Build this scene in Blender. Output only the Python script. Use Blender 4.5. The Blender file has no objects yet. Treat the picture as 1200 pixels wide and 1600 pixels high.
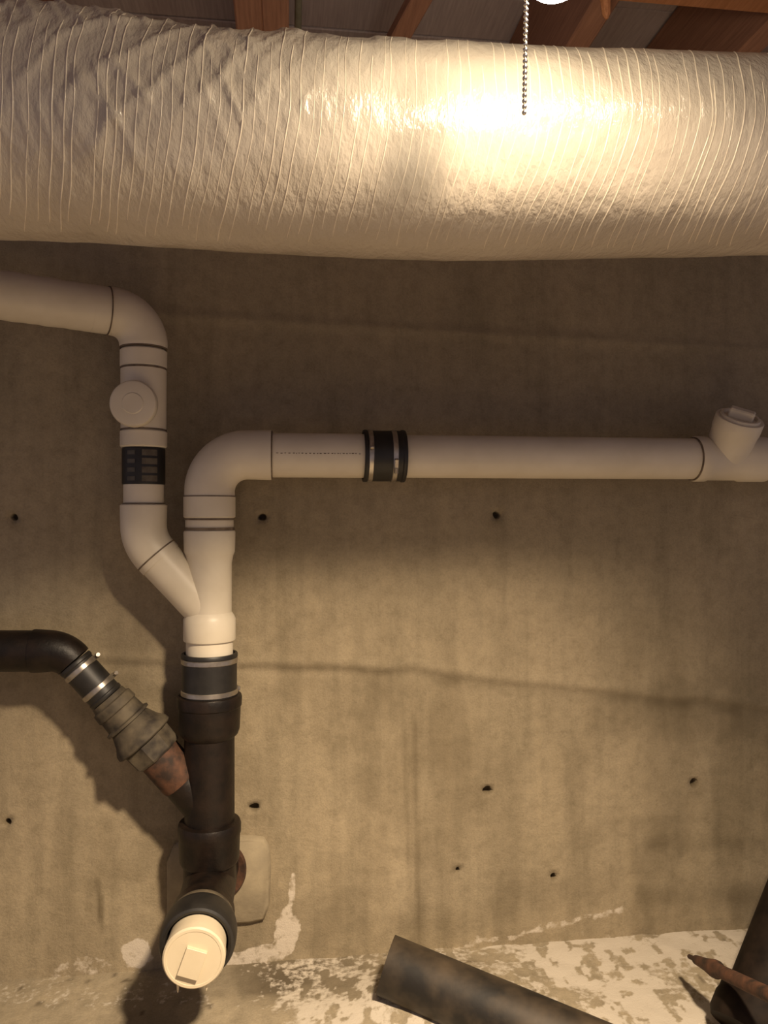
import bpy, math, random
import numpy as np
from mathutils import Vector, Matrix

random.seed(7)
rng = np.random.default_rng(7)
scene = bpy.context.scene
col = scene.collection

# ------------------------------------------------------------------ camera
FPX = 1209.0                      # focal length in pixels of the 1200x1600 frame
YAW = math.radians(7.0)           # camera turned a little to the right of the wall normal
CZ = 0.94                         # camera height over the floor
SY, CY = math.sin(YAW), math.cos(YAW)
cam_data = bpy.data.cameras.new('camera')
cam = bpy.data.objects.new('camera', cam_data)
col.objects.link(cam)
cam.location = (0, 0, CZ)
cam.rotation_euler = (math.radians(90), 0, -YAW)
cam_data.sensor_fit = 'VERTICAL'
cam_data.sensor_height = 24.0
cam_data.lens = 24.0 * FPX / 1600.0
cam_data.clip_start = 0.02
scene.camera = cam

# ------------------------------------------------------------------ light and exposure
scene.view_settings.view_transform = 'Standard'
scene.view_settings.look = 'None'
scene.view_settings.exposure = 0.0
scene.view_settings.gamma = 1.0
scene.view_settings.use_curve_mapping = False
WORLD_COLOR = (0.235, 0.195, 0.212)
WORLD_STRENGTH = 1.0
BULB_STRENGTH = 100.0
ADDED_KEY_POWER = 375.0
WARM = (1.0, 0.785, 0.55)
world = bpy.data.worlds.new('dim_basement')
scene.world = world
world.use_nodes = True
bg = world.node_tree.nodes['Background']
bg.inputs[0].default_value = (*WORLD_COLOR, 1)
bg.inputs[1].default_value = WORLD_STRENGTH


def cam_point(X, d, z):
    """A place given right of, ahead of and above the lens -> world."""
    return Vector((X * CY + d * SY, -X * SY + d * CY, CZ + z))


ADDED_KEY_AT = cam_point(0.44, 0.21, 0.79)          # added key light, unseen over the viewer, to brighten wall and pipes
wl = bpy.data.lights.new('added_key_beam', 'SPOT')
wl.energy = ADDED_KEY_POWER
wl.color = WARM
wl.spot_size = math.radians(90)
wl.spot_blend = 1.0
wl.shadow_soft_size = 0.06
wlo = bpy.data.objects.new('added_key_beam', wl)
col.objects.link(wlo)
wlo.location = ADDED_KEY_AT
ADDED_KEY_DIR = (cam_point(0.06, 0.78, -0.74) - ADDED_KEY_AT).normalized()
wlo.rotation_euler = ADDED_KEY_DIR.to_track_quat('-Z', 'Y').to_euler()

# ------------------------------------------------------------------ layout helpers
YP = 1.54       # plane of the pipe axes
YW = 1.636      # face of the concrete wall


def P(px, py, Y=YP):
    u = (px - 600) / FPX
    v = (800 - py) / FPX
    dx, dy = u * CY + SY, -u * SY + CY
    t = Y / dy
    return Vector((dx * t, Y, CZ + v * t))


def project(x, y, z):
    X = x * CY - y * SY
    d = x * SY + y * CY
    return 600 + FPX * X / d, 800 - FPX * (z - CZ) / d


def px2m(px, Y=YP):
    u = (px - 600) / FPX
    return Y / (-u * SY + CY) / FPX


# ------------------------------------------------------------------ numpy noise
def vnoise(x, y, seed=0):
    xi, yi = np.floor(x).astype(int), np.floor(y).astype(int)
    fx, fy = x - xi, y - yi
    fx, fy = fx * fx * (3 - 2 * fx), fy * fy * (3 - 2 * fy)

    def h(a, b):
        n = (a * 374761393 + b * 668265263 + seed * 974634777) & 0xffffffff
        n = ((n ^ (n >> 13)) * 1274126177) & 0xffffffff
        return ((n ^ (n >> 16)) & 0xffff) / 65535.0
    return (h(xi, yi) * (1 - fx) + h(xi + 1, yi) * fx) * (1 - fy) + (h(xi, yi + 1) * (1 - fx) + h(xi + 1, yi + 1) * fx) * fy


def fbm(x, y, seed=0, octv=4):
    s, a, t = 0, 0.5, 0
    for k in range(octv):
        s = s + a * vnoise(x * 2 ** k, y * 2 ** k, seed + k)
        t += a
        a *= 0.5
    return s / t


def sstep(a, b, x):
    t = np.clip((x - a) / (b - a), 0, 1)
    return t * t * (3 - 2 * t)


# ------------------------------------------------------------------ mesh helpers
class MB:
    def __init__(self):
        self.v, self.f = [], []

    def add(self, vs, fs):
        o = len(self.v)
        self.v += [tuple(p) for p in vs]
        self.f += [tuple(i + o for i in f) for f in fs]
        return self

    def box(self, c, sx, sy, sz, rot=None, bev=0.0):
        c = Vector(c)
        b = min(bev, sx * .45, sy * .45, sz * .45)
        vs = []
        if b <= 0:
            for x in (-1, 1):
                for y in (-1, 1):
                    for z in (-1, 1):
                        vs.append(Vector((x * sx / 2, y * sy / 2, z * sz / 2)))
            fs = [(0, 1, 3, 2), (4, 6, 7, 5), (0, 4, 5, 1), (2, 3, 7, 6), (0, 2, 6, 4), (1, 5, 7, 3)]
        else:
            hx, hy, hz = sx / 2, sy / 2, sz / 2
            idx = {}
            for x in (-1, 1):
                for y in (-1, 1):
                    for z in (-1, 1):
                        for a in range(3):
                            q = [x * (hx - b), y * (hy - b), z * (hz - b)]
                            q[a] = (x * hx, y * hy, z * hz)[a]
                            idx[(x, y, z, a)] = len(vs)
                            vs.append(Vector(q))
            fs = []
            for a in range(3):
                b1, b2 = (a + 1) % 3, (a + 2) % 3
                for s in (-1, 1):
                    quad = []
                    for (p, q) in ((-1, -1), (1, -1), (1, 1), (-1, 1)):
                        k = [0, 0, 0]
                        k[a], k[b1], k[b2] = s, p, q
                        quad.append(idx[(*k, a)])
                    fs.append(tuple(quad if s > 0 else quad[::-1]))
            for a in range(3):
                b1, b2 = (a + 1) % 3, (a + 2) % 3
                for p in (-1, 1):
                    for q in (-1, 1):
                        k0, k1 = [0, 0, 0], [0, 0, 0]
                        k0[a], k1[a] = -1, 1
                        for k in (k0, k1):
                            k[b1], k[b2] = p, q
                        e = (idx[(*k0, b1)], idx[(*k1, b1)], idx[(*k1, b2)], idx[(*k0, b2)])
                        fs.append(e if p * q > 0 else e[::-1])
            for x in (-1, 1):
                for y in (-1, 1):
                    for z in (-1, 1):
                        t = (idx[(x, y, z, 0)], idx[(x, y, z, 1)], idx[(x, y, z, 2)])
                        fs.append(t if x * y * z > 0 else t[::-1])
        if rot is not None:
            vs = [rot @ p for p in vs]
        return self.add([p + c for p in vs], fs)

    def sweep(self, pts, rads, seg=40, cap=True, up=None, wob=None):
        pts = [Vector(p) for p in pts]
        n = len(pts)
        if not hasattr(rads, '__len__'):
            rads = [rads] * n
        tans = []
        for i in range(n):
            a, b = pts[max(i - 1, 0)], pts[min(i + 1, n - 1)]
            t = b - a
            if t.length < 1e-9:
                t = tans[-1] if tans else Vector((0, 0, 1))
            tans.append(t.normalized())
        ref = Vector(up) if up is not None else (Vector((0, -1, 0)) if abs(tans[0].y) < .9 else Vector((0, 0, 1)))
        u = (ref - tans[0] * ref.dot(tans[0])).normalized()
        vs, fs = [], []
        for i in range(n):
            t = tans[i]
            u = (u - t * u.dot(t)).normalized()
            w = t.cross(u)
            for k in range(seg):
                a = 2 * math.pi * k / seg
                r = rads[i]
                if wob:
                    r *= wob(i, k)
                vs.append(pts[i] + (u * math.cos(a) + w * math.sin(a)) * r)
        for i in range(n - 1):
            for k in range(seg):
                k2 = (k + 1) % seg
                fs.append((i * seg + k, i * seg + k2, (i + 1) * seg + k2, (i + 1) * seg + k))
        if cap:
            fs.append(tuple(range(seg))[::-1])
            fs.append(tuple((n - 1) * seg + k for k in range(seg)))
        return self.add(vs, fs)

    def lathe(self, o, axis, prof, seg=40, cap=True, up=None):
        """prof: (distance along axis, radius) pairs."""
        o, a = Vector(o), Vector(axis).normalized()
        ref = Vector(up) if up is not None else (Vector((0, -1, 0)) if abs(a.y) < .9 else Vector((0, 0, 1)))
        u = (ref - a * ref.dot(a)).normalized()
        w = a.cross(u)
        vs, fs = [], []
        for (s, r) in prof:
            for k in range(seg):
                t = 2 * math.pi * k / seg
                vs.append(o + a * s + (u * math.cos(t) + w * math.sin(t)) * r)
        for i in range(len(prof) - 1):
            for k in range(seg):
                k2 = (k + 1) % seg
                fs.append((i * seg + k, i * seg + k2, (i + 1) * seg + k2, (i + 1) * seg + k))
        if cap:
            n = len(prof)
            fs.append(tuple(range(seg))[::-1])
            fs.append(tuple((n - 1) * seg + k for k in range(seg)))
        return self.add(vs, fs)

    def mesh(self, name, mat, angle=32):
        me = bpy.data.meshes.new(name)
        me.from_pydata(self.v, [], self.f)
        me.materials.append(mat)
        me.polygons.foreach_set('use_smooth', [True] * len(me.polygons))
        me.set_sharp_from_angle(angle=math.radians(angle))
        me.update()
        return me

    def build(self, name, mat, parent=None, angle=32, label=None):
        o = bpy.data.objects.new(name, self.mesh(name, mat, angle))
        col.objects.link(o)
        if parent is not None:
            o.parent = parent
            o.matrix_parent_inverse = parent_world(parent).inverted()
        if label:
            o['label'] = label
        return o


def parent_world(p):
    m = p.matrix_basis.copy()
    q = p
    while q.parent is not None:
        m = q.parent.matrix_basis @ q.matrix_parent_inverse @ m if False else q.parent.matrix_basis @ (q.matrix_parent_inverse @ m)
        q = q.parent
    return m


def thing(name, loc, label, cat, group=None):
    o = bpy.data.objects.new(name, None)
    o.empty_display_size = 0.05
    o.location = loc
    col.objects.link(o)
    o['label'], o['category'] = label, cat
    if group:
        o['group'] = group
    return o


def arc(p, din, dout, R, n=14):
    p, din, dout = Vector(p), Vector(din).normalized(), Vector(dout).normalized()
    ang = math.acos(max(-1, min(1, din.dot(dout))))
    T = R * math.tan(ang / 2)
    a = p - din * T
    nn = (dout - din * din.dot(dout)).normalized()
    return [a + din * (R * math.sin(ang * i / n)) + nn * (R * (1 - math.cos(ang * i / n))) for i in range(n + 1)]


# ------------------------------------------------------------------ materials
def new_mat(name):
    m = bpy.data.materials.new(name)
    m.use_nodes = True
    nt = m.node_tree
    b = nt.nodes['Principled BSDF']
    return m, nt, b


def nn(nt, kind, **kw):
    n = nt.nodes.new(kind)
    for k, v in kw.items():
        if k in n.inputs:
            n.inputs[k].default_value = v
        else:
            setattr(n, k, v)
    return n


def noise(nt, scale, detail=4.0, rough=0.55, coord='Object', stretch=(1, 1, 1)):
    tc = nn(nt, 'ShaderNodeTexCoord')
    mp = nn(nt, 'ShaderNodeMapping')
    mp.inputs['Scale'].default_value = stretch
    nt.links.new(tc.outputs[coord], mp.inputs[0])
    t = nn(nt, 'ShaderNodeTexNoise')
    t.inputs['Scale'].default_value = scale
    t.inputs['Detail'].default_value = detail
    t.inputs['Roughness'].default_value = rough
    nt.links.new(mp.outputs[0], t.inputs['Vector'])
    return t


def ramp(nt, src, stops):
    r = nn(nt, 'ShaderNodeValToRGB')
    e = r.color_ramp.elements
    while len(e) < len(stops):
        e.new(0.5)
    for i, (p, c) in enumerate(stops):
        e[i].position = p
        e[i].color = (*c, 1) if len(c) == 3 else c
    nt.links.new(src, r.inputs[0])
    return r


def mixc(nt, fac, a, b, mode='MIX'):
    m = nn(nt, 'ShaderNodeMix', data_type='RGBA', blend_type=mode)
    for sock, val in ((0, fac), (6, a), (7, b)):
        if hasattr(val, 'node'):
            nt.links.new(val, m.inputs[sock])
        elif sock == 0:
            m.inputs[0].default_value = val
        else:
            m.inputs[sock].default_value = (*val, 1)
    return m.outputs[2]


def bump(nt, b, h, strength=0.3, dist=0.002):
    bp = nn(nt, 'ShaderNodeBump')
    bp.inputs['Strength'].default_value = strength
    bp.inputs['Distance'].default_value = dist
    nt.links.new(h, bp.inputs['Height'])
    nt.links.new(bp.outputs[0], b.inputs['Normal'])


def simple(name, c1, c2, scale=20, rough=0.5, metal=0.0, bs=0.0, bscale=120, bdist=0.001, lo=.35, hi=.65, spec=0.5):
    m, nt, b = new_mat(name)
    t = noise(nt, scale)
    r = ramp(nt, t.outputs[0], [(lo, c1), (hi, c2)])
    nt.links.new(r.outputs[0], b.inputs['Base Color'])
    b.inputs['Roughness'].default_value = rough
    b.inputs['Metallic'].default_value = metal
    b.inputs['Specular IOR Level'].default_value = spec
    if bs:
        bump(nt, b, noise(nt, bscale, 3).outputs[0], bs, bdist)
    return m


M_PVC = simple('white_plastic', (.66, .59, .46), (.74, .67, .54), 9, .42, bs=.05, bscale=60)
M_CAP = simple('cream_plastic', (.58, .50, .355), (.63, .55, .40), 14, .45, bs=.04)
M_SEAM = simple('primer_seam', (.10, .07, .045), (.20, .15, .10), 60, .7)
M_RUBBER = simple('black_rubber', (.010, .009, .008), (.018, .016, .014), 40, .48, bs=.12, bscale=160)
M_IRON = simple('black_cast_iron', (.006, .004, .003), (.015, .009, .006), 30, .45, bs=.35, bscale=140, bdist=.0015, spec=.3)
M_MATTE = simple('matte_black_iron', (.008, .0055, .004), (.020, .013, .009), 30, .65, bs=.2, bscale=90, spec=.12)
M_DUST = simple('dusty_iron', (.018, .013, .009), (.11, .088, .055), 22, .75, bs=.3, bscale=120)
M_RUST = simple('rusty_iron', (.022, .011, .006), (.10, .042, .020), 45, .75, bs=.4, bscale=150)
M_STEEL = simple('clamp_steel', (.38, .34, .29), (.56, .52, .46), 50, .33, metal=.9)
M_DULL = simple('dull_grey_print', (.05, .045, .036), (.09, .08, .066), 60, .6)
M_BROWNPRINT = simple('worn_brown_print', (.075, .058, .04), (.12, .10, .07), 60, .6)
M_OLD = simple('grimy_pipe', (.008, .006, .004), (.070, .050, .030), 11, .6, bs=.3, bscale=90, lo=.38, hi=.68)
M_BRASS = simple('bead_nickel', (.62, .57, .48), (.75, .70, .62), 90, .22, metal=1.0)
M_PORC = simple('porcelain', (.70, .68, .62), (.76, .74, .68), 20, .3)
M_CORD = simple('black_cord', (.01, .01, .01), (.02, .02, .02), 20, .6)
M_MORTAR = simple('mortar', (.235, .195, .13), (.30, .25, .165), 28, .9, bs=.4, bscale=120, bdist=.002)
M_ALU = simple('spun_aluminium', (.5, .5, .5), (.6, .6, .6), 30, .35, metal=1.0)


def wood(name, c1, c2):
    m, nt, b = new_mat(name)
    t = noise(nt, 14, 5, .6, stretch=(14, 0.8, 14))
    r = ramp(nt, t.outputs[0], [(.3, c1), (.7, c2)])
    nt.links.new(r.outputs[0], b.inputs['Base Color'])
    b.inputs['Roughness'].default_value = .75
    bump(nt, b, t.outputs[0], .2, .002)
    return m


M_WOOD = wood('red_brown_joist', (.24, .115, .075), (.38, .19, .12))
M_WOODX = wood('orange_lumber', (.36, .14, .05), (.52, .22, .09))
M_DECK = wood('glare_tinted_subfloor', (.34, .29, .31), (.46, .39, .42))  # lightened and tinted lilac: the bulb's purple glare veil put into the colour

# bulb glass: gives off light
M_GLOW, nt, b = new_mat('bulb_glow')
b.inputs['Base Color'].default_value = (1, 1, 1, 1)
b.inputs['Emission Color'].default_value = (1.0, .84, .60, 1)
b.inputs['Emission Strength'].default_value = BULB_STRENGTH

# foil-like reinforced jacket of the duct
M_FILM, nt, b = new_mat('duct_jacket_film')
t = noise(nt, 7, 4)
r = ramp(nt, t.outputs[0], [(.3, (.46, .40, .325)), (.7, (.54, .475, .39))])
nt.links.new(r.outputs[0], b.inputs['Base Color'])
b.inputs['Roughness'].default_value = .23
b.inputs['Specular IOR Level'].default_value = .6
n1 = noise(nt, 150, 3, .6, stretch=(1, .6, .6))
n2 = noise(nt, 38, 4, .6, stretch=(1.6, .7, .7))
mm = nn(nt, 'ShaderNodeMath', operation='ADD')
nt.links.new(n1.outputs[0], mm.inputs[0])
m2 = nn(nt, 'ShaderNodeMath', operation='MULTIPLY')
m2.inputs[1].default_value = 2.5
nt.links.new(n2.outputs[0], m2.inputs[0])
nt.links.new(m2.outputs[0], mm.inputs[1])
bump(nt, b, mm.outputs[0], .6, .0020)
M_THREAD = simple('glass_yarn', (.66, .575, .455), (.78, .69, .55), 60, .28)


def concrete(name, base1, base2, white, dark, speck=62):
    """Concrete with two painted stain masks: 'white' mineral bloom and 'dark' grime."""
    m, nt, b = new_mat(name)
    big = noise(nt, 3.2, 5, .6)
    c = ramp(nt, big.outputs[0], [(.3, base1), (.7, base2)]).outputs[0]
    streak = noise(nt, 9, 5, .62, stretch=(3.0, 1, .28))
    s = ramp(nt, streak.outputs[0], [(.32, (.68, .68, .66)), (.5, (1, 1, 1)), (.72, (1.16, 1.14, 1.1))]).outputs[0]
    c = mixc(nt, .42, c, s, 'MULTIPLY')
    blot = noise(nt, 38, 6, .7)
    s2 = ramp(nt, blot.outputs[0], [(.3, (.70, .69, .66)), (.52, (1, 1, 1)), (.75, (1.18, 1.17, 1.14))]).outputs[0]
    c = mixc(nt, .6, c, s2, 'MULTIPLY')
    fine = noise(nt, 260, 4, .7)
    s3 = ramp(nt, fine.outputs[0], [(.3, (.78, .78, .78)), (.6, (1.08, 1.08, 1.08))]).outputs[0]
    c = mixc(nt, .6, c, s3, 'MULTIPLY')
    ad = nn(nt, 'ShaderNodeAttribute', attribute_name='dark')
    c = mixc(nt, ad.outputs['Fac'], c, dark)
    aw = nn(nt, 'ShaderNodeAttribute', attribute_name='white')
    sp = noise(nt, speck, 5, .62)
    mr = nn(nt, 'ShaderNodeMath', operation='SUBTRACT')
    nt.links.new(aw.outputs['Fac'], mr.inputs[0])
    nt.links.new(sp.outputs[0], mr.inputs[1])
    mk = ramp(nt, mr.outputs[0], [(.0, (0, 0, 0)), (.22, (1, 1, 1))]).outputs[0]
    c = mixc(nt, mk, c, white)
    nt.links.new(c, b.inputs['Base Color'])
    b.inputs['Roughness'].default_value = .92
    b.inputs['Specular IOR Level'].default_value = .2
    h = nn(nt, 'ShaderNodeMath', operation='ADD')
    nt.links.new(fine.outputs[0], h.inputs[0])
    h2 = nn(nt, 'ShaderNodeMath', operation='MULTIPLY')
    h2.inputs[1].default_value = 2.0
    nt.links.new(blot.outputs[0], h2.inputs[0])
    nt.links.new(h2.outputs[0], h.inputs[1])
    bump(nt, b, h.outputs[0], .5, .0022)
    return m


M_WALL = concrete('stained_concrete', (.285, .235, .155), (.365, .30, .20), (.54, .475, .385), (.11, .085, .05))
M_FLOOR = concrete('mineral_crusted_floor', (.285, .24, .165), (.35, .295, .205), (.53, .475, .39), (.09, .07, .045), 80)

# ------------------------------------------------------------------ the wall
WTOP = CZ + 0.83


def axis_grid(fine0, fine1, step, lo, hi, coarse):
    a = list(np.arange(fine0, fine1, step))
    left = list(np.arange(lo, fine0 - coarse * .5, coarse))
    right = list(np.arange(a[-1] + coarse, hi + coarse * .5, coarse))
    return np.array(left + a + right)


xs = axis_grid(-0.75, 1.30, 0.006, -1.6, 2.4, 0.05)
zs = axis_grid(-0.06, WTOP, 0.006, -0.06, WTOP, 0.05)
GX, GZ = np.meshgrid(xs, zs, indexing='ij')
GY = np.full_like(GX, YW)
PX, PY = project(GX, GY, GZ)


def line_y(px, pts):
    return np.interp(px, [p[0] for p in pts], [p[1] for p in pts])


low_line = [(-400, 1010), (330, 1040), (640, 1047), (800, 1068), (1200, 1106), (1700, 1150)]
up_line = [(-400, 455), (250, 492), (600, 513), (900, 530), (1200, 548), (1700, 580)]
dl = PY - line_y(PX, low_line) - 6 * (vnoise(PX * .02, PY * 0, 3) - .5)
du = PY - line_y(PX, up_line)
GY += 0.004 * (fbm(GX * 5, GZ * 5, 11) - .5)
GY -= 0.0028 * np.exp(-((dl + 8) / 7) ** 2)
GY += 0.0030 * np.exp(-((dl - 6) / 6) ** 2)
GY -= 0.004 * np.exp(-(du / 8) ** 2)
seam = PX - 590
GY -= 0.0022 * sstep(6, 0, np.abs(seam - 6)) * sstep(700, 900, PY)
# painted stains (each with its own shape)
dark = np.zeros_like(GX)
dark += .36 * np.exp(-((dl - 8) / 9) ** 2) * sstep(560, 700, PX) * (0.4 + fbm(PX * .03, PY * .05, 5))
dark += .25 * np.exp(-((dl - 2) / 7) ** 2) * sstep(700, 560, PX) * (PX > 370)
for (x0, y0, x1, y1, w, a) in ((648, 1120, 655, 1490, 5, .38), (630, 1100, 640, 1400, 4, .25), (575, 1060, 570, 1480, 12, .26),
                               (152, 1372, 157, 1440, 3, .55), (159, 1398, 158, 1455, 2.5, .5), (1000, 1320, 1200, 1318, 14, .3),
                               (985, 1400, 1200, 1400, 20, .35), (560, 960, 562, 1060, 14, .15)):
    if abs(x1 - x0) > abs(y1 - y0):
        t = (PX - x0) / (x1 - x0)
        d = PY - (y0 + (y1 - y0) * t)
    else:
        t = (PY - y0) / (y1 - y0)
        d = PX - (x0 + (x1 - x0) * t)
    m = sstep(-.08, .1, t) * sstep(1.08, .9, t)
    dark += a * np.exp(-(d / w) ** 2) * m * (.5 + fbm(PX * .06, PY * .03, 8))
dark += .28 * sstep(.52, .74, fbm(PX * .006, PY * .009, 21)) * sstep(900, 1000, PY)
dark += .22 * sstep(.5, .7, fbm(PX * .02, PY * .004, 31)) * sstep(900, 1000, PY)
white = np.full_like(GX, -0.3)


def blob(cx, cy, rx, ry, a, rot=0.0, seed=0):
    c, s = math.cos(rot), math.sin(rot)
    qx, qy = (PX - cx) * c + (PY - cy) * s, -(PX - cx) * s + (PY - cy) * c
    d = np.sqrt((qx / rx) ** 2 + (qy / ry) ** 2) + .7 * (fbm(PX * .05, PY * .05, seed + 40) - .5)
    return a * sstep(1.15, .75, d)


white = np.maximum(white, -.3 + blob(448, 1455, 24, 42, 1.05, .25, 1))
white = np.maximum(white, -.3 + blob(455, 1395, 9, 40, .95, .12, 2))
white = np.maximum(white, -.3 + blob(400, 1492, 62, 18, 1.0, -.15, 3))
white = np.maximum(white, -.3 + blob(215, 1488, 26, 28, 1.08, .2, 4))
white = np.maximum(white, -.3 + blob(130, 1515, 70, 24, .82, -.1, 6))
edge = line_y(PX, [(540, 1492), (690, 1486), (760, 1462), (860, 1440), (940, 1420), (985, 1405), (1000, 1440), (1200, 1452)])
dd = PY - edge + 26 * (fbm(PX * .035, PY * .035, 61) - .5)
white = np.maximum(white, -.3 + .92 * np.exp(-((dd - 6) / 11) ** 2) * sstep(600, 720, PX) * sstep(1000, 975, PX))
white = np.maximum(white, -.3 + .66 * sstep(0, 14, dd) * sstep(640, 760, PX) * sstep(1005, 975, PX))
white = np.maximum(white, -.3 + .85 * np.exp(-((PY - 1490) / 5) ** 2) * sstep(535, 560, PX) * sstep(640, 600, PX))
fl = line_y(PX, [(-100, 1540), (0, 1532), (600, 1490), (1200, 1448)]) - PY
white = np.maximum(white, -.3 + .80 * np.exp(-np.maximum(fl, 0) / 9) * sstep(600, 800, PX) * (.55 + .9 * fbm(PX * .03, PY * .03, 64)))
# thin scratch curve above the elbow
for t in np.linspace(0, 1, 60):
    cx, cy = 440 + 85 * t, 640 - 60 * t ** 3
    white = np.maximum(white, -.3 + .72 * np.exp(-(((PX - cx) / 3) ** 2 + ((PY - cy) / 2.6) ** 2)))
holes = [(22, 808, 6), (410, 808, 6.5), (776, 805, 6.5), (762, 1235, 8), (1085, 1224, 8), (397, 1262, 8), (12, 1285, 6), (865, 1370, 6), (715, 1359, 4)]
for (hx, hy, hr) in holes:
    q = P(hx, hy, YW)
    i = int(np.argmin(np.abs(xs - q.x)))
    j = int(np.argmin(np.abs(zs - q.z)))
    r = hr * px2m(hx, YW)
    for a in range(-2, 3):
        for c in range(-2, 3):
            ring = max(abs(a), abs(c))
            if ring == 0:
                GY[i, j] += .022
                GX[i, j], GZ[i, j] = q.x, q.z
                continue
            th = math.atan2(c, a)
            rr = r * (1.0 if ring == 2 else .72) * (1 + .12 * math.sin(2 * th + hx) + .05 * math.sin(3 * th + hy))
            GX[i + a, j + c], GZ[i + a, j + c] = q.x + rr * math.cos(th), q.z + rr * math.sin(th)
            if ring == 1:
                GY[i + a, j + c] += .02
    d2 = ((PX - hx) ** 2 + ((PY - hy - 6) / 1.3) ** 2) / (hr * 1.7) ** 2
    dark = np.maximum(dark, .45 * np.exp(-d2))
    dark[i - 1:i + 2, j - 1:j + 2] = .95  # shade inside the hole painted into the colour


def grid_object(name, A, B, C, mat, white, dark, depth_vec, flip):
    nx, ny = A.shape
    v = np.stack([A, B, C], -1).reshape(-1, 3)
    idx = np.arange(nx * ny).reshape(nx, ny)
    q = np.stack([idx[:-1, :-1], idx[1:, :-1], idx[1:, 1:], idx[:-1, 1:]], -1).reshape(-1, 4)
    if flip:
        q = q[:, ::-1]
    border = np.concatenate([idx[:, 0], idx[-1, 1:], idx[-2::-1, -1], idx[0, -2:0:-1]])
    nb = len(border)
    vb = v[border] + np.array(depth_vec)
    ib = np.arange(nb) + len(v)
    side = [(border[k], ib[k], ib[(k + 1) % nb], border[(k + 1) % nb]) for k in range(nb)]
    back = [tuple(int(i) for i in ib)]
    me = bpy.data.meshes.new(name)
    me.from_pydata(np.concatenate([v, vb]).tolist(), [], [tuple(int(i) for i in f) for f in q] + [tuple(int(i) for i in f) for f in side] + back)
    me.materials.append(mat)
    for nm, arr in (('white', white), ('dark', dark)):
        at = me.attributes.new(nm, 'FLOAT', 'POINT')
        at.data.foreach_set('value', np.concatenate([arr.reshape(-1), np.zeros(nb)]).astype(np.float32))
    me.polygons.foreach_set('use_smooth', [True] * len(q) + [False] * (len(side) + 1))
    me.update()
    o = bpy.data.objects.new(name, me)
    col.objects.link(o)
    return o


wall = grid_object('wall_back', GX, GY, GZ, M_WALL, white, np.clip(dark, 0, .95), (0, .2, 0), False)
wall['kind'] = 'structure'
wall['label'] = 'stained poured concrete foundation wall'

# patch of mortar round the drain where it enters the wall
q0, q1 = P(372, 1305, YW), P(424, 1436, YW)
m = MB()
w_ = px2m(350, YW)
cx0, cx1 = P(262, 1305, YW).x, q1.x
outline = []
for (fx, fy) in ((0, .0), (0, .75), (.06, .93), (.18, 1.0), (.80, 1.0), (.93, .97), (.985, .86), (1.0, .6), (.985, .2), (.93, .03), (.8, 0)):
    outline.append((cx0 + (cx1 - cx0) * fx, q1.z + (q0.z - q1.z) * fy))
n = len(outline)
vs = [(x, YW + .01, z) for x, z in outline] + [(x, YW - .010, z) for x, z in outline]
mx, mz = sum(x for x, _ in outline) / n, sum(z for _, z in outline) / n
vs += [(mx + (x - mx) * .93, YW - .017, mz + (z - mz) * .93) for x, z in outline]
fs = [tuple(range(n))[::-1]] + [tuple(2 * n + k for k in range(n))]
for a in (0, n):
    fs += [(a + k, a + (k + 1) % n, a + n + (k + 1) % n, a + n + k) for k in range(n)]
m.add(vs, [f[::-1] for f in fs]).build('mortar_patch', M_MORTAR, wall, 50)

# ------------------------------------------------------------------ the floor
fx = axis_grid(-0.75, 1.30, 0.007, -1.6, 2.4, 0.06)
fy = axis_grid(0.95, YW + .03, 0.007, -0.6, YW + .03, 0.06)
FX, FY = np.meshgrid(fx, fy, indexing='ij')
FZ = 0.010 * (fbm(FX * 4, FY * 4, 71) - .5) + 0.006 * (fbm(FX * 22, FY * 22, 72) - .5)
FZ += 0.045 * np.exp(-(((FX - .27) / .16) ** 2 + ((FY - 1.46) / .10) ** 2))
QX, QY = project(FX, np.maximum(FY, .3), FZ)
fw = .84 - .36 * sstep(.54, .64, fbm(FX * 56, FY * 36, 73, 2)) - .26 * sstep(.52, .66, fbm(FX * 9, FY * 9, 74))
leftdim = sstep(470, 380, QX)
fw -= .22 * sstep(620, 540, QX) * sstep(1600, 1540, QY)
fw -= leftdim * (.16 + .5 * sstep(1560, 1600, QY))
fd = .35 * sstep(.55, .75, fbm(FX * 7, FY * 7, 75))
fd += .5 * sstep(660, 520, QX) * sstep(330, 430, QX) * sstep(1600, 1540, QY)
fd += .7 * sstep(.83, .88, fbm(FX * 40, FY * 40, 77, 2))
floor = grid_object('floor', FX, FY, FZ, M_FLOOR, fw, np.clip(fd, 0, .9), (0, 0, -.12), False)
floor['kind'] = 'structure'
floor['label'] = 'concrete floor crusted with white mineral salts'

# ------------------------------------------------------------------ ceiling, joists and blocking
JB, DECK = CZ + 0.80, CZ + 1.02
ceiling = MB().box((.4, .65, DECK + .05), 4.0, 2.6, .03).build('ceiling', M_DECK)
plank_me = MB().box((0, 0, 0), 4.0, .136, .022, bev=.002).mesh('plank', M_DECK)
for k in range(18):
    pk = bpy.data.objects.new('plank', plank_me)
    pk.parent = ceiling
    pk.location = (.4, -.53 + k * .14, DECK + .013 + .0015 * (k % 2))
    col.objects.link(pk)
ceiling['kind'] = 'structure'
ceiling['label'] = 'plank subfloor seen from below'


def joist_at(px, width, mat=M_WOOD, y0=-.6):
    """A joist whose bottom shows around pixel column px in the gap over the duct."""
    t = (800 - 40) / FPX
    d = (JB - CZ) / t
    p = cam_point((px - 600) / FPX * d, d, 0)
    b = MB().box((p.x, (y0 + YW + .19) / 2, (JB + DECK) / 2), width, YW + .19 - y0, DECK - JB - .002, bev=.003)
    return p.x, b.build('joist', mat, ceiling)


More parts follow.
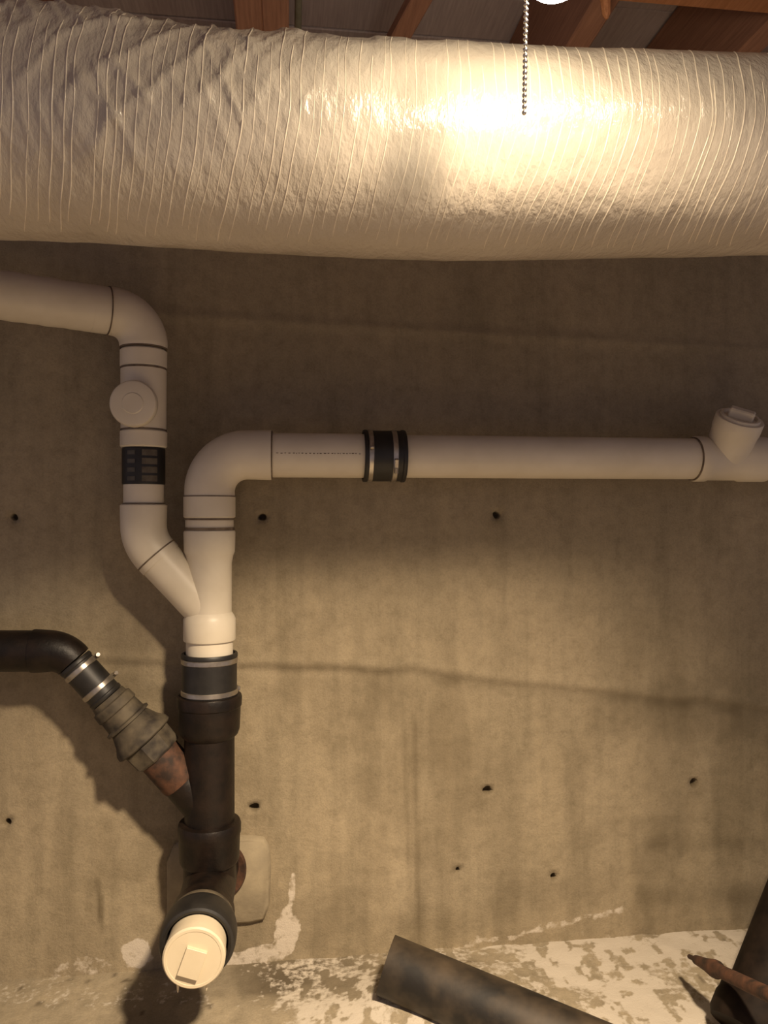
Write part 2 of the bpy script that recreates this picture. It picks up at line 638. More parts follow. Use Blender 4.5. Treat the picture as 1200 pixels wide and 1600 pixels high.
joist_at(389, .044)
joist_at(430.5, .044)
joist_at(-10, .042)
xj, _ = joist_at(925, .042)
joist_at(1215, .042)
joist_at(1560, .042)
# thin copper line clipped to the side of the doubled joist
c0 = cam_point((466 - 600) / FPX * 1.27, 1.27, 0)
MB().sweep([(c0.x, y, JB + .012) for y in np.linspace(.2, YW - .01, 10)], .006, 12).build('copper_line', simple('grey_green_tube', (.12, .11, .08), (.18, .17, .13), 30, .4), ceiling)
# diagonal bridging strut
a_, b_ = cam_point((655 - 600) / FPX * 1.30, 1.30, .862), cam_point((606 - 600) / FPX * 1.46, 1.46, .86)
d_ = (b_ - a_)
rot = d_.to_track_quat('Y', 'Z').to_matrix()
MB().box((a_ + b_) / 2 - Vector((0, 0, .0)), .036, d_.length + .30, .022, rot, .002).build('bridging_strut', M_WOOD, ceiling)
# orange board running along under the joists at the right, lit by the bulb
e0, e1 = P(962, -2, 1.106), P(1420, 62, 1.106)
MB().box(((e0.x + e1.x) / 2, 1.106 - .045, JB - .019), e1.x - e0.x, .09, .036, bev=.003).build('ledger_board', M_WOODX, ceiling)
s0 = cam_point((948 - 600) / FPX * 1.13, 1.13, .72)
MB().lathe((s0.x, s0.y, s0.z), (-.08, 0, 1), [(0, .002), (.006, .006), (.03, .008), (.085, .008)], 8).build('wood_splinter', M_WOODX, ceiling)
# sill plate on top of the wall
MB().box((.4, YW + .1, (WTOP + DECK) / 2 + .0), 4.0, .035, DECK - WTOP - .002, bev=.002).build('rim_board', M_WOOD, ceiling)

# ------------------------------------------------------------------ the wrapped duct
YD = 0.943
cols = [(-420, -38, 362), (-160, -16, 368), (0, -3, 373), (150, 20, 382), (300, 42, 391), (450, 50, 399), (600, 62, 404), (750, 68, 407),
        (900, 72, 408), (1050, 76, 405), (1200, 79, 401), (1400, 84, 398), (1750, 96, 394)]
DX, DZ, DR = [], [], []
for (px, top, bot) in cols:
    u = (px - 600) / FPX
    dy = -u * SY + CY
    t1, t2 = math.atan((800 - top) / FPX / dy), math.atan((800 - bot) / FPX / dy)
    a, h = (t1 + t2) / 2, (t1 - t2) / 2
    DX.append((u * CY + SY) * YD / dy)
    DZ.append(CZ + YD * math.tan(a))
    DR.append(YD / math.cos(a) * math.sin(h))


def smooth_interp(x, xp, fp):
    s = 0
    for k in np.linspace(-.06, .06, 7):
        s = s + np.interp(x + k, xp, fp)
    return s / 7


def duct_bump(X, ph):
    """Wrinkles of the loose jacket: crossing folds at the left, soft dents elsewhere."""
    L = sstep(.16, -.16, X) * sstep(-.9, -.2, ph)
    b = 0.0
    for k, (ang, fr, amp) in enumerate(((.62, 95, .0018), (-.70, 80, .0019), (.35, 150, .0010), (-.4, 120, .0011))):
        s = X * math.cos(ang) + ph * .125 * math.sin(ang)
        w = vnoise(X * 16 + 7 * k, ph * 2.6 + 3 * k, 80 + k)
        b = b + 1.7 * amp * sstep(.36, .66, w) * np.exp(-(np.sin(fr * .9 * s + 3.2 * fbm(X * 9, ph * 1.5, 90 + k)) / .42) ** 2) * L
    T = sstep(.5, 1.25, ph)                                     # gathered folds along the top
    b = b + .0065 * T * sstep(.45, .75, vnoise(X * 26, ph * 1.2 + X * 8, 95)) * sstep(.35, -.1, X)
    b = b + .0060 * (fbm(X * 5, ph * 1.1, 97) - .5) + .0016 * (fbm(X * 30, ph * 3, 98) - .5)
    return b


def duct_pt(X, ph, off=0.0):
    r = smooth_interp(X, DX, DR) + duct_bump(X, ph) + off
    return X, YD - r * np.cos(ph), smooth_interp(X, DX, DZ) + r * np.sin(ph)


duct_root = thing('insulated_duct', (0.1, YD, CZ + .44), 'large round duct wrapped in shiny threaded white film, running across the top', 'duct')
nX, nP = 620, 150
gx = np.linspace(DX[0], DX[-1], nX)
gp = np.linspace(-math.pi, math.pi, nP, endpoint=False)
AX, AP = np.meshgrid(gx, gp, indexing='ij')
bx, by, bz = duct_pt(AX, AP)
# close the bump seam at the back
v = np.stack([bx, by, bz], -1).reshape(-1, 3)
idx = np.arange(nX * nP).reshape(nX, nP)
nxt = np.roll(idx, -1, axis=1)
q = np.stack([idx[:-1], nxt[:-1], nxt[1:], idx[1:]], -1).reshape(-1, 4)[:, ::-1]
m = MB()
m.v, m.f = [tuple(p) for p in v.tolist()], [tuple(f) for f in q.tolist()]
m.f.append(tuple(int(i) for i in idx[0]))
m.f.append(tuple(int(i) for i in idx[-1][::-1]))
m.build('film_jacket', M_FILM, duct_root, 80)

# reinforcing yarns standing proud of the film
mids = [-60, -40, -18, 2, 22, 43, 62, 80, 100, 118, 150, 165, 182, 200, 218, 236, 254, 272, 290, 312, 329, 346, 365, 383, 400, 418, 436, 455, 471, 489, 508, 523, 541, 560,
        578, 596, 612, 630, 646, 664, 684, 700, 720, 738, 756, 774, 792, 812, 830, 848, 866, 884, 899, 914, 930, 942, 958, 974, 992, 1008, 1024, 1036, 1062, 1076, 1092,
        1112, 1120, 1136, 1150, 1166, 1182, 1198, 1216, 1234, 1252]
m = MB()
for i, mx in enumerate(mids):
    px = mx + random.uniform(-4, 4)
    top = np.interp(px, [0, 80, 200, 350, 600, 900, 1200], [40, 42, 34, 18, 4, -22, -22])
    bot = np.interp(px, [0, 80, 200, 350, 600, 900, 1200], [-4, -6, -16, -42, -44, -80, -80]) * random.uniform(.92, 1.06)
    X0 = P(px, 240, .83).x
    k = .83 / FPX
    tri = random.random()
    p0 = random.uniform(-1.5, -1.15)
    p1 = random.uniform(1.0, 1.5) if tri > .35 else random.uniform(.3, .9)
    w = random.uniform(.00045, .0009)
    pts = []
    for ph in np.linspace(p0, p1, 34):
        s = math.sin(ph)
        pxd = px + (top * max(s, 0) ** 1.6 if s > 0 else bot * (-s) ** 1.7)
        X = X0
        for _ in range(2):
            X = P(pxd, 240, float(duct_pt(np.array(X), np.array(ph))[1])).x
        X += .0007 * math.sin(9 * ph + i)
        pts.append(Vector([float(c) for c in duct_pt(np.array(X), np.array(ph), -.0001)]))
    m.sweep(pts, [w * (.4 if j in (0, 33) else 1) for j in range(34)], 6, up=(1, 0, 0))
yarn = m.build('reinforcing_yarn', M_THREAD, duct_root, 60)
yarn['kind'] = 'stuff'
for X in (DX[0] + .08, DX[-1] - .12):
    c = float(smooth_interp(X, DX, DZ))
    r = float(smooth_interp(X, DX, DR)) + .006
    pts = [(X, YD - r, JB + .02)] + [(X, YD - r * math.cos(a), c + r * math.sin(a)) for a in np.linspace(0, -math.pi, 24)] + [(X, YD + r, JB + .02)]
    mb = MB()
    for s0, s1 in zip(pts[:-1], pts[1:]):
        s0, s1 = Vector(s0), Vector(s1)
        rr = (s1 - s0).to_track_quat('Z', 'X').to_matrix()
        mb.box((s0 + s1) / 2, .002, .024, (s1 - s0).length + .002, rr) if abs((rr @ Vector((1, 0, 0))).x) < .5 else mb.box((s0 + s1) / 2, .024, .002, (s1 - s0).length + .002, rr)
    mb.build('hanger_strap', M_STEEL, duct_root)

# ------------------------------------------------------------------ pull-chain lamp
BD = 0.665
BR = 0.030
BC = cam_point((868 - 600) / FPX * BD, BD, (800 + 59) / FPX * BD)
lamp = thing('pendant_lamp', (BC.x, BC.y, JB), 'glowing bare bulb lamp with a beaded pull chain, hanging before the duct', 'lamp')
prof = []
for k in range(20):
    a = math.pi * (k / 19) * .78
    prof.append((-BR * math.cos(a), max(BR * math.sin(a), 1e-4)))
e = prof[-1]
prof += [(e[0] + .012, .0165), (e[0] + .022, .0135)]
MB().lathe(BC, (0, 0, 1), prof, 32).build('glass_bulb', M_GLOW, lamp)
zt = BC.z + e[0] + .020
MB().lathe((BC.x, BC.y, zt), (0, 0, 1), [(-.004, .014), (-.004, .020), (.002, .023), (.045, .023), (.055, .018), (.062, .008), (.07, .006)], 28).build('socket', M_PORC, lamp)
MB().sweep([(BC.x, BC.y, z) for z in np.linspace(zt + .06, JB + .03, 5)], .0035, 10).build('cord', M_CORD, lamp)
MB().box((BC.x - .04, BC.y, JB + .05), .12, .05, .04, bev=.004).build('junction_box', M_DULL, lamp)
CD = 0.62
ct, cb = cam_point((823.5 - 600) / FPX * CD, CD, (800 + 75) / FPX * CD), cam_point((819 - 600) / FPX * CD, CD, (800 - 176) / FPX * CD)
chain = MB().sweep([Vector((BC.x - .02, BC.y - .004, ct.z + .02)), (Vector((BC.x - .02, BC.y - .004, ct.z + .02)) + ct) / 2 + Vector((0, 0, .004)), ct, (ct + cb) / 2, cb], .0007, 6).build('pull_chain', M_BRASS, lamp)
pitch = 8.9 / FPX * CD
nb = int((ct - cb).length / pitch)
bead_me = MB().lathe((0, 0, 0), (0, 0, 1), [(-.00200 * math.cos(math.pi * k / 8), max(.00200 * math.sin(math.pi * k / 8), 5e-5)) for k in range(9)], 14).mesh('bead', M_BRASS, 60)
inv = parent_world(chain).inverted()
for k in range(nb + 1):
    o = bpy.data.objects.new('bead', bead_me)
    o.parent = chain
    o.matrix_parent_inverse = inv
    o.location = cb + (ct - cb).normalized() * pitch * k
    col.objects.link(o)

# housing of the added key light over the viewer (out of the frame)
wk = thing('added_key_light', ADDED_KEY_AT, 'added key light in a round metal reflector, unseen over the viewer', 'lamp')
ADDED_KEY_BACK = ADDED_KEY_AT - ADDED_KEY_DIR * .012
MB().lathe(ADDED_KEY_BACK, ADDED_KEY_DIR, [(-.10, .02), (-.07, .03), (-.03, .07), (.0, .092), (.0, .090), (-.03, .067), (-.066, .028), (-.068, .002)], 36, cap=False).build('reflector', M_ALU, wk)
MB().lathe(ADDED_KEY_BACK, ADDED_KEY_DIR, [(-.17, .012), (-.16, .02), (-.10, .022), (-.09, .018)], 20).build('handle', M_CORD, wk)
hp = ADDED_KEY_BACK - ADDED_KEY_DIR * .15
MB().box((hp.x, hp.y, (hp.z + JB + .06) / 2), .016, .03, JB + .06 - hp.z, bev=.003).build('spring_clamp', M_STEEL, wk)
wlo.parent = wk
wlo.matrix_parent_inverse = parent_world(wk).inverted()

# ------------------------------------------------------------------ plumbing
U = px2m(327)                          # metres per pixel at the stack
SX = P(327.5, 900).x
UP, DOWN, RIGHT = Vector((0, 0, 1)), Vector((0, 0, -1)), Vector((1, 0, 0))


def SZ(py):
    return P(327.5, py).z


def stack(py):
    return Vector((SX, YP, SZ(py)))


def hub_prof(s0, s1, r, r_in, ch=.003):
    return [(s0, r_in), (s0, r - ch), (s0 + ch, r), (s1 - ch, r), (s1, r - ch), (s1, r_in)]


def ring(parent, o, axis, r, w=.003, name='joint_ring', mat=None):
    return MB().lathe(o, axis, [(-w / 2, r - .003), (-w / 2, r), (w / 2, r), (w / 2, r - .003)], 40, cap=False).build(name, mat or M_SEAM, parent)


def clamp(parent, o, axis, r, w=.012, screw_dir=(0, -1, 0), name='hose_clamp'):
    a = Vector(axis).normalized()
    c = MB().lathe(Vector(o), a, [(-w / 2, r - .003), (-w / 2, r), (-w / 2 + .0012, r + .0011), (w / 2 - .0012, r + .0011), (w / 2, r), (w / 2, r - .003)], 40, cap=False).build(name, M_STEEL, parent)
    d = Vector(screw_dir)
    d = (d - a * d.dot(a)).normalized()
    t = a.cross(d)
    rot = Matrix((a, t, d)).transposed()
    s = MB().box(Vector(o) + d * (r + .004), w * .9, .020, .007, rot, .0015)
    s.lathe(Vector(o) + d * (r + .005) + t * .008, t, [(0, .0045), (.010, .0045), (.011, .0038)], 10)
    s.build('clamp_screw', M_STEEL, c)
    return c


def sleeve(parent, o, axis, length, r, name='rubber_sleeve', mat=None):
    return MB().lathe(o, axis, [(0, r - .0045), (0, r), (.002, r + .0012), (.007, r + .0012), (.009, r - .0004), (length - .009, r - .0004), (length - .007, r + .0012),
                                (length - .002, r + .0012), (length, r), (length, r - .0045), (0, r - .0045)], 44, cap=False).build(name, mat or M_RUBBER, parent)


# --- white pipe coming from the upper left, turning down (with the round cap)
UL = px2m(224)
LX = P(224.5, 640).x
LZ = lambda py: P(224.5, py).z
L = lambda py: Vector((LX, YP, LZ(py)))
r_l, h_l = 30.5 * UL, 35.5 * UL
run1 = thing('white_drain_pipe', L(700), 'white plastic pipe from upper left edge turning down, with a round cap', 'pipe')
far = P(-40, 455, 1.42)
corner = L(494)
din = (corner - far).normalized()
ext = far - din * .35
a = arc(corner, din, DOWN, .058, 18)
m = MB()
lump = lambda i, k: 1 + .05 * max(0, math.sin(2 * math.pi * k / 44 - 0)) * 0
st = corner - din * (70 * UL)
m.sweep([ext + (st - ext) * t for t in np.linspace(0, 1, 40)], [35 * UL * (1 + .012 * math.sin(t * 61) + .01 * math.sin(t * 143 + 1)) for t in np.linspace(0, 1, 40)], 44).build('straight_pipe', M_PVC, run1)
m = MB()
m.sweep([corner - din * (78 * UL)] + [corner - din * (.068)] + a + [Vector((LX, YP, LZ(544)))], [35.5 * UL] * 2 + [36.5 * UL] * len(a) + [35.5 * UL], 44).build('elbow', M_PVC, run1)
ring(run1, corner - din * (54 * UL), din, 37.2 * UL, .002)
ring(run1, L(545), UP, 35.9 * UL, .0025)
MB().lathe(L(576), UP, hub_prof(0, LZ(547) - LZ(576), h_l, r_l), 44).build('socket_ring', M_PVC, run1)
ring(run1, L(577), UP, 35.2 * UL, .0035)
tee = MB()
tee.lathe(L(672), UP, [(0, r_l), (0, 34.3 * UL), (LZ(578) - LZ(672), 34.6 * UL), (LZ(578) - LZ(672), r_l)], 44)
tee.build('cleanout_tee', M_PVC, run1)
CP = Vector((LX - .006, YP, LZ(637)))
tb = MB().lathe(CP, (-.05, -1, 0), [(0, .036), (.044, .036)], 40).build('tee_outlet', M_PVC, run1)
capo = MB().lathe(CP + Vector((-.002, -.042, 0)), (-.05, -1, 0), [(0, .034), (0, .041), (.004, .0435), (.014, .0435), (.018, .0415), (.0195, .038), (.0195, .020), (.021, .0185), (.021, 1e-4)], 44).build('round_cap', M_PVC, run1)
MB().lathe(L(700), UP, hub_prof(0, LZ(673) - LZ(700), h_l, r_l), 44).build('lower_socket', M_PVC, run1)
ring(run1, L(672), UP, 35 * UL, .002)

# --- black ribbed coupling on that pipe
cpl = thing('ribbed_coupling', L(757), 'black coupling band with grey printed marks on the left white pipe', 'coupling')
MB().lathe(L(757), UP, [(0, r_l), (0, 32 * UL), (.002, 32.6 * UL), (LZ(701) - LZ(757) - .002, 32.6 * UL), (LZ(701) - LZ(757), 32 * UL), (LZ(701) - LZ(757), r_l)], 44).build('band_sleeve', M_RUBBER, cpl)
for row in range(4):
    for (a0, a1, mat) in ((-.62, -.22, M_DULL), (.10, .82, M_BROWNPRINT)):
        zc = LZ(709 + 13.2 * row)
        hh = (3.2 if mat is M_DULL else 4.6) * UL
        mm_ = MB()
        n = 7
        rr = 32.6 * UL
        vs, fs = [], []
        for i in range(n):
            t = a0 + (a1 - a0) * i / (n - 1)
            for (r, z) in ((rr - .001, -hh), (rr + .0009, -hh), (rr + .0009, hh), (rr - .001, hh)):
                vs.append((LX + r * math.sin(t), YP - r * math.cos(t), zc + z))
        for i in range(n - 1):
            for j in range(4):
                k = (j + 1) % 4
                fs.append((i * 4 + j, (i + 1) * 4 + j, (i + 1) * 4 + k, i * 4 + k))
        fs += [(0, 1, 2, 3), tuple((n - 1) * 4 + j for j in (3, 2, 1, 0))]
        mm_.add(vs, fs).build('printed_mark', mat, cpl)

# --- white stack: short pipe, 45 elbow, wye, upper elbow and stub to the right
wst = thing('white_wye_stack', stack(1022), 'white plastic wye stack joining two pipes above the black coupling', 'pipe')
MB().lathe(L(792), UP, [(0, r_l), (LZ(757.3) - LZ(792), r_l)], 44).build('short_pipe', M_PVC, wst)
ring(wst, L(787), UP, r_l + .0016, .003)
# 45 degree elbow towards the wye
wc = stack(958)                                      # where the branch axis meets the stack axis
bend = L(846)
bd = (wc - bend).normalized()
a = arc(bend, DOWN, bd, .085, 14)
m = MB().sweep([L(788), L(789.5)] + [L(800)] + a + [bend + bd * (40 * UL)], [33.5 * UL, 35.5 * UL, 35.5 * UL] + [35 * UL + 0 * i for i in range(len(a))] + [35 * UL], 44)
m.build('elbow', M_PVC, wst)
rc = bend + bd * (29 * UL)
ring(wst, rc, bd, 35.6 * UL, .0028)
r_p, h_p = 36 * U, 40 * U
wye = MB()
H0 = SZ(963)
wye.lathe(stack(966), UP, [(0, 34.0 * U), (SZ(880) - SZ(966), 34.3 * U), (SZ(868) - SZ(966), 36.5 * U), (SZ(862) - SZ(966), 39.0 * U), (SZ(832) - SZ(966), 39.8 * U), (SZ(829) - SZ(966), 38.8 * U), (SZ(829) - SZ(966), 34 * U)], 48)
bl = (wc - rc).length
wye.lathe(rc, bd, [(.0015, 30 * UL), (.0015, 33.5 * UL), (.012, 33.8 * UL), (bl * .55, 33.0 * UL), (bl * .8, 33.0 * UL), (bl, 32 * UL)], 48)
wye.build('wye_fitting', M_PVC, wst)
MB().lathe(stack(1000), UP, [(0, 34 * U), (0, 39.4 * U), (.002, 40.2 * U), (SZ(967) - SZ(1000), 40.2 * U), (SZ(961) - SZ(1000), 37.5 * U), (SZ(956) - SZ(1000), 34 * U)], 48).build('wye_socket', M_PVC, wst)
MB().lathe(stack(1035), UP, [(0, r_p), (SZ(998) - SZ(1035), r_p)], 48).build('short_pipe', M_PVC, wst)
MB().lathe(stack(830), UP, [(0, 37 * U), (SZ(806) - SZ(830), 37 * U)], 48).build('short_pipe', M_PVC, wst)
ring(wst, stack(826), UP, 38.4 * U, .0055)
ring(wst, stack(811), UP, 38.2 * U, .0035)
MB().lathe(stack(809), UP, hub_prof(0, SZ(775) - SZ(809), 39.8 * U, 34 * U, .002), 48).build('elbow_socket', M_PVC, wst)
ring(wst, stack(775.5), UP, 39.8 * U, .002)
hz = P(800, 714.5).z
cornr = Vector((SX, YP, hz))
a = arc(cornr, UP, RIGHT, 58 * U, 18)
hx0, hx1 = P(372, 715).x, P(424, 715).x
m = MB().sweep([stack(777)] + a + [Vector((hx1, YP, hz))], [39 * U] + [38.7 * U] * len(a) + [39.4 * U], 48)
m.build('elbow', M_PVC, wst)
ring(wst, (hx1 + .0012, YP, hz), RIGHT, 38.0 * U, .0028)
hx2 = P(590, 715).x
R3 = .0440
MB().lathe((hx1 - .004, YP, hz), RIGHT, [(0, R3), (hx2 - hx1, R3)], 48).build('stub_pipe', M_PVC, wst)
# faint line of print along the stub
m = MB()
x = P(432, 713).x
xe = P(562, 713).x
while x < xe:
    w = random.uniform(.0015, .0045)
    for (t0, t1) in ((-.012, .012),):
        zz = hz + .001 + random.uniform(-.0004, .0004)
        m.box((x + w / 2, YP - R3 - .0001, zz), w, .0008, .0015)
    x += w + random.uniform(.002, .005)
m.build('printed_line', M_SEAM, wst)

# --- rubber coupling on the horizontal run
hc = P(600, 715)
x0, x1 = P(567, 715).x, P(632, 715).x
cp2 = thing('rubber_coupling', (x0, YP, hz), 'black rubber coupling with two steel bands on the level white pipe', 'coupling', 'rubber couplings with steel bands')
sleeve(cp2, (x0, YP, hz), RIGHT, x1 - x0, 40 * px2m(600))
clamp(cp2, (P(577, 715).x, YP, hz), RIGHT, 40.2 * px2m(600), .010, (0, -1, .55))
clamp(cp2, (P(614, 715).x, YP, hz), RIGHT, 40.2 * px2m(600), .010, (0, -1, -.35))

# --- long level pipe with tee at the right
run2 = thing('white_drain_pipe', (P(640, 715).x, YP, hz), 'long level white plastic pipe ending in a capped tee at the right edge', 'pipe')
xt = P(1083, 715).x
MB().lathe((P(604, 715).x, YP, hz), RIGHT, [(0, .0432), (xt - P(604, 715).x + .02, .0432)], 48).build('straight_pipe', M_PVC, run2)
ring(run2, (xt - .0012, YP, hz), RIGHT, .0458, .003)
xb, xb2, xb3 = P(1101, 715).x, P(1153, 715).x, P(1192, 715).x
m = MB()
m.lathe((xt, YP, hz), RIGHT, [(0, .042), (0, .0466), (.003, .0480), (xb - xt - .002, .0480), (xb - xt + .003, .0452), (xb2 - xt - .003, .0452), (xb2 - xt + .002, .0480), (xb3 - xt, .0480), (xb3 - xt + .002, .0465), (xb3 - xt + .002, .042)], 48)
tc = Vector((P(1131, 715).x, YP, hz))
ta = Vector((.06, -.52, .84)).normalized()
m.lathe(tc, ta, [(0, .0430), (.030, .0445), (.062, .0462), (.070, .0480), (.094, .0482), (.096, .0470), (.096, .040)], 48)
m.build('capped_tee', M_PVC, run2)
MB().lathe((xb3 - .01, YP, hz), RIGHT, [(0, .0432), (.62, .0432)], 44).build('straight_pipe', M_PVC, run2)
pl = MB().lathe(tc + ta * .090, ta, [(0, .039), (.002, .0395), (.002, .0400), (.009, .0400), (.011, .0385), (.011, .034), (.006, .032), (.006, 1e-4)], 44).build('threaded_plug', M_PVC, run2)
tu = (Vector((1, 0, 0)) - ta * ta.x).normalized()
tv = ta.cross(tu)
an = math.radians(-35)
tr = Matrix((tu * math.cos(an) + tv * math.sin(an), -tu * math.sin(an) + tv * math.cos(an), ta)).transposed()
MB().box(tc + ta * .104, .050, .022, .021, tr, .003).build('plug_lug', M_PVC, pl)

# --- black rubber coupling under the wye
cp3 = thing('rubber_coupling', stack(1085), 'black rubber coupling with two steel bands below the white wye', 'coupling', 'rubber couplings with steel bands')
sleeve(cp3, stack(1087), UP, SZ(1020) - SZ(1087), 42.5 * U)
clamp(cp3, stack(1031), UP, 42.8 * U, .010, (-.6, .8, 0))
clamp(cp3, stack(1080), UP, 42.8 * U, .010, (.95, .5, 0))

# --- black cast-iron stack with side arm and bottom cleanout tee
irs = thing('cast_iron_stack', stack(1400), 'black cast iron stack with a slanted side arm, standing against the wall', 'pipe')
d = lambda a, b: SZ(a) - SZ(b)
MB().lathe(stack(1152), UP, [(0, 38 * U), (d(1146, 1152), 44 * U), (d(1138, 1152), 46.5 * U), (d(1104, 1152), 48 * U), (d(1102, 1152), 49.5 * U), (d(1090, 1152), 50 * U), (d(1086, 1152), 48.8 * U), (d(1085, 1152), 40 * U)], 48).build('upper_hub', M_IRON, irs)
body = MB()
body.lathe(stack(1292), UP, [(0, 38.5 * U), (d(1150, 1292), 38.5 * U)], 48)
ac = P(125, 1044)
ad_ = (P(318, 1256) - ac).normalized()
u2 = px2m(200)
at = lambda s: ac + ad_ * (s * u2)
body.lathe(at(225), ad_, [(0, 31 * u2), (40 * u2, 32 * u2), (85 * u2, 34 * u2)], 40)
body.build('wye_body', M_IRON, irs)
MB().lathe(at(183.6), ad_, [(0, 30 * u2), (0, 33 * u2), (51 * u2, 33.4 * u2), (55 * u2, 32 * u2)], 40).build('rusty_arm', M_RUST, irs, label='rust-brown arm of the black stack')
MB().lathe(stack(1346), UP, [(0, 38 * U), (.001, 44 * U), (d(1340, 1346), 46 * U), (d(1304, 1346), 47 * U), (d(1300, 1346), 48.5 * U), (d(1288, 1346), 48.5 * U), (d(1283, 1346), 46.5 * U), (d(1281, 1346), 38 * U)], 48).build('lower_hub', M_IRON, irs)
ZT = SZ(1382)
tee_b = MB()
tee_b.lathe((SX, YP, ZT), UP, [(0, 40 * U), (SZ(1346) - ZT + .004, 40 * U)], 48)
tee_b.lathe((SX, YW + .02, ZT), (0, -1, 0), [(0, .052), (.04, .052), (.055, .0505), (.22, .0505), (.225, .056), (.262, .057), (.264, .05)], 48)
tee_b.build('cleanout_tee', M_IRON, irs)
MB().lathe((SX + .004, YW + .01, ZT - .008), (0, -1, 0), [(0, .058), (.0, .062), (.034, .063), (.040, .060), (.036, .050)], 48).build('wall_flange', M_RUST, irs, label='rusty flange at the wall')
# rust on top of the tee neck
MB().lathe((SX, 1.4025, ZT), (0, -1, 0), [(0, .0500), (0, .0575), (.008, .0585), (.014, .0575), (.014, .05)], 44).build('neck_band', M_DUST, irs)

# --- cleanout: rubber collar and cream plug
FY0 = 1.375
col_t = thing('rubber_collar', (SX, FY0, ZT), 'thick black rubber collar round the cream cleanout plug', 'collar')
MB().lathe((SX, FY0 + .0125, ZT), (0, -1, 0), [(0, .052), (0, .0585), (.006, .0625), (.018, .0645), (.040, .0645), (.052, .0635), (.058, .061), (.060, .057), (.058, .0525), (.052, .0515), (0, .052)], 56, cap=False).build('collar_sleeve', M_RUBBER, col_t)
plug = thing('cleanout_plug', (SX, 1.27, ZT), 'round cream plastic cleanout plug with a raised square at the bottom of the black stack', 'plug')
FACE = 1.287
MB().lathe((SX, FY0 + .01, ZT), (0, -1, 0), [(0, .047), (.075, .0492), (FY0 + .01 - FACE - .018, .0492), (FY0 + .01 - FACE - .016, .0506), (FY0 + .01 - FACE - .003, .0506), (FY0 + .01 - FACE, .0480), (FY0 + .01 - FACE, .0440), (FY0 + .01 - FACE - .0008, .0435), (FY0 + .01 - FACE - .0008, 1e-4)], 64).build('plug_body', M_CAP, plug)
rotp = Matrix.Rotation(math.radians(20), 3, 'Y')
fc = Vector((SX - .001, FACE, ZT - .001))
MB().box(fc + Vector((-.001, -.003, -.004)), .034, .009, .046, rotp, .0004).build('square_lug', M_CAP, plug)
for (dx, dz) in ((-.026, -.046), (.020, -.047)):
    MB().lathe(fc + Vector((dx, .012, dz)), (0, 0, -1), [(0, .0022), (.009, .0016), (.013, .0004)], 8).build('glue_drip', M_CAP, plug)

# --- union fitting on the arm
un = thing('union_fitting', at(140), 'dusty iron flared union on the slanted arm beside the black stack', 'fitting')
MB().lathe(at(62.6), ad_, [(0, 24 * u2), (.0005, 28 * u2), (8 * u2, 29 * u2), (10 * u2, 33 * u2), (24 * u2, 34 * u2), (26 * u2, 31.5 * u2), (44 * u2, 33 * u2), (46 * u2, 38 * u2), (50 * u2, 38 * u2), (51 * u2, 24 * u2)], 40).build('threaded_hub', M_DUST, un)
MB().lathe(at(104), ad_, [(0, 28 * u2), (6 * u2, 31 * u2), (28 * u2, 40 * u2), (38 * u2, 47 * u2), (45 * u2, 48 * u2), (47 * u2, 46 * u2), (47 * u2, 30 * u2)], 44).build('flared_bell', M_DUST, un)
MB().lathe(at(150), ad_, [(0, 30 * u2), (.001, 40 * u2), (4 * u2, 41.5 * u2), (30 * u2, 40 * u2), (33 * u2, 38 * u2), (33 * u2, 30 * u2)], 8).build('hex_nut', M_DUST, un, 20)

# --- small rubber coupling on the arm
cp4 = thing('rubber_coupling', at(20), 'small black rubber coupling with two shiny steel bands on the slanted arm', 'coupling', 'rubber couplings with steel bands')
sleeve(cp4, at(-12.5), ad_, 74.5 * u2, 26.5 * u2)
clamp(cp4, at(2), ad_, 27 * u2, .0105, (.9, .5, .75))
clamp(cp4, at(42), ad_, 27 * u2, .0105, (.5, .9, .75))

# --- black pipe from the left edge
blk = thing('black_drain_pipe', at(-20), 'black pipe entering from the left edge and bending down to the small coupling', 'pipe')
lc = P(112, 1034)
ld = (lc - P(-60, 1039)).normalized()
ad2 = (at(-14) - lc)
cb_ = at(-24)
lc = cb_ - ad_ * (12 * u2)
ld = Vector((1, 0, -.02)).normalized()
a = arc(lc, ld, ad_, .060, 12)
pts = [lc - ld * .55, a[0] - ld * .030, a[0] - ld * .028] + a + [at(-14.4)]
MB().sweep(pts[:2], 31.5 * u2, 40).build('straight_pipe', M_IRON, blk)
MB().sweep(pts[1:], [33 * u2, 33.5 * u2] + [32 * u2 - 4 * u2 * i / len(a) for i in range(len(a))] + [25 * u2], 40).build('elbow', M_IRON, blk)

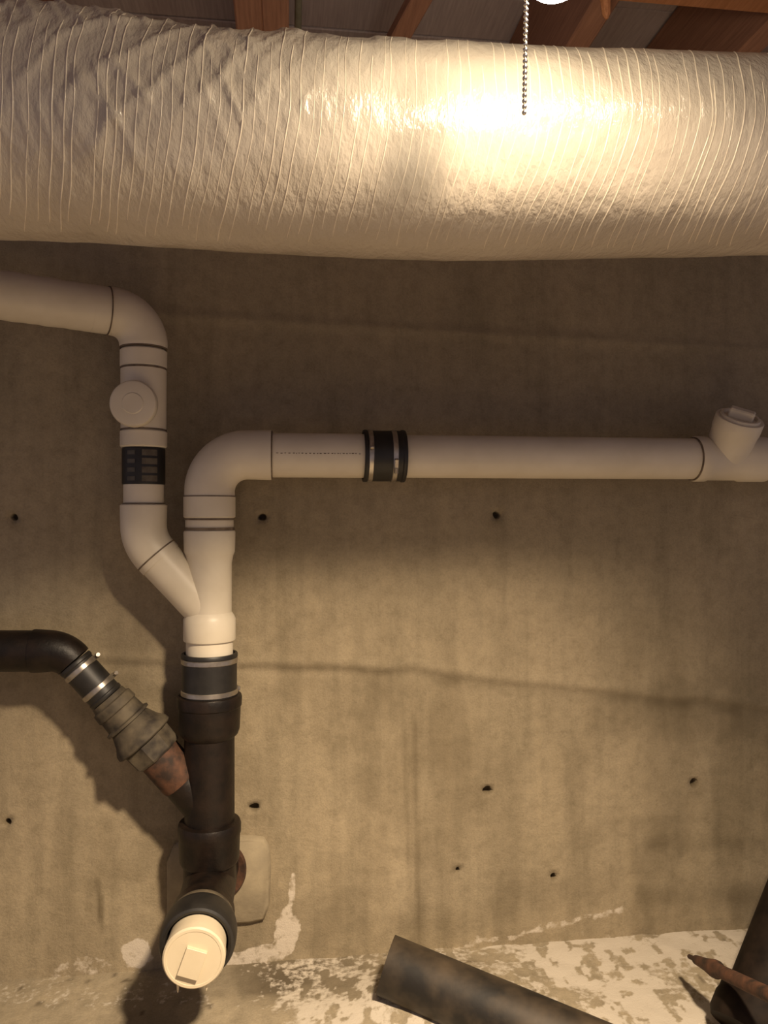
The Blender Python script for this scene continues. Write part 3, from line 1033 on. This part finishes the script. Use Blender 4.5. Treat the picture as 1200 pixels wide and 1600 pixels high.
# ------------------------------------------------------------------ loose pieces on the floor
# grimy pipe lying with its sawn end up
e_c = P(603, 1507, 1.46)
ax = Vector((1, -.64, -.16)).normalized()
f_ = px2m(603, 1.46)
lp = thing('loose_pipe', (e_c.x + .1, e_c.y, 0.03), 'grimy brown pipe lying on the white crusted floor, sawn end to the left', 'pipe')
R_, LEN = 43.5 * f_, .50
m = MB()
seg = 40
upv = Vector((0, 0, 1))
uu = (upv - ax * upv.dot(ax)).normalized()
ww = ax.cross(uu)
vray = (e_c - cam.location).normalized()
cutn = (ax - vray * ax.dot(vray) * .85).normalized()
vs, fs = [], []
for (r, s_end) in ((R_, 0), (R_, LEN), (R_ - .006, LEN), (R_ - .006, 0)):
    for k in range(seg):
        t = 2 * math.pi * k / seg
        o_ = (uu * math.cos(t) + ww * math.sin(t)) * r
        s = s_end if s_end else -(o_.dot(cutn)) / ax.dot(cutn)
        vs.append(e_c + o_ + ax * s)
for i in range(4):
    i2 = (i + 1) % 4
    for k in range(seg):
        k2 = (k + 1) % seg
        fs.append((i * seg + k, i2 * seg + k, i2 * seg + k2, i * seg + k2))
m.add(vs, [f[::-1] for f in fs])
m.build('pipe_wall', M_OLD, lp)

# leaning black pipe with a hub at its foot
b0, b1 = P(1204, 1534, 1.31), P(1252, 1404, 1.37)
la = (b1 - b0).normalized()
foot = b0 - la * ((b0.z - .016) / la.z)
lnp = thing('leaning_pipe', foot, 'thick black iron pipe with a wide hub leaning at the lower right corner', 'pipe')
ln = .66
MB().lathe(foot, la, [(0, .052), (0.0, .069), (.012, .0745), (.040, .0745), (.048, .072), (.060, .072), (.068, .067), (.074, .058)], 44).build('hub', M_MATTE, lnp)
MB().lathe(foot, la, [(.066, .062), (ln, .062), (ln, .053)], 44).build('straight_pipe', M_MATTE, lnp)

# rusty bolt-like rod lying across the leaning pipe
r0, r1 = P(1076, 1494, 1.42), P(1226, 1566, 1.10)
ra = (r1 - r0).normalized()
k_ = px2m(1100, 1.36)
KL = 1.55 * k_
rod = thing('rusty_rod', r0, 'rusty stepped rod with a thin tip resting against the leaning black pipe', 'rod')
MB().lathe(r0, ra, [(0, 2.5 * k_), (2 * KL, 3.6 * k_), (19 * KL, 4.0 * k_)], 14).build('thin_tip', M_RUST, rod)
MB().lathe(r0, ra, [(17 * KL, 4 * k_), (18 * KL, 7.0 * k_), (42 * KL, 9.5 * k_), (58 * KL, 13 * k_), (64 * KL, 13 * k_), (70 * KL, 9.5 * k_), (250 * KL, 10.5 * k_), (252 * KL, 6 * k_)], 18).build('shank', M_RUST, rod)
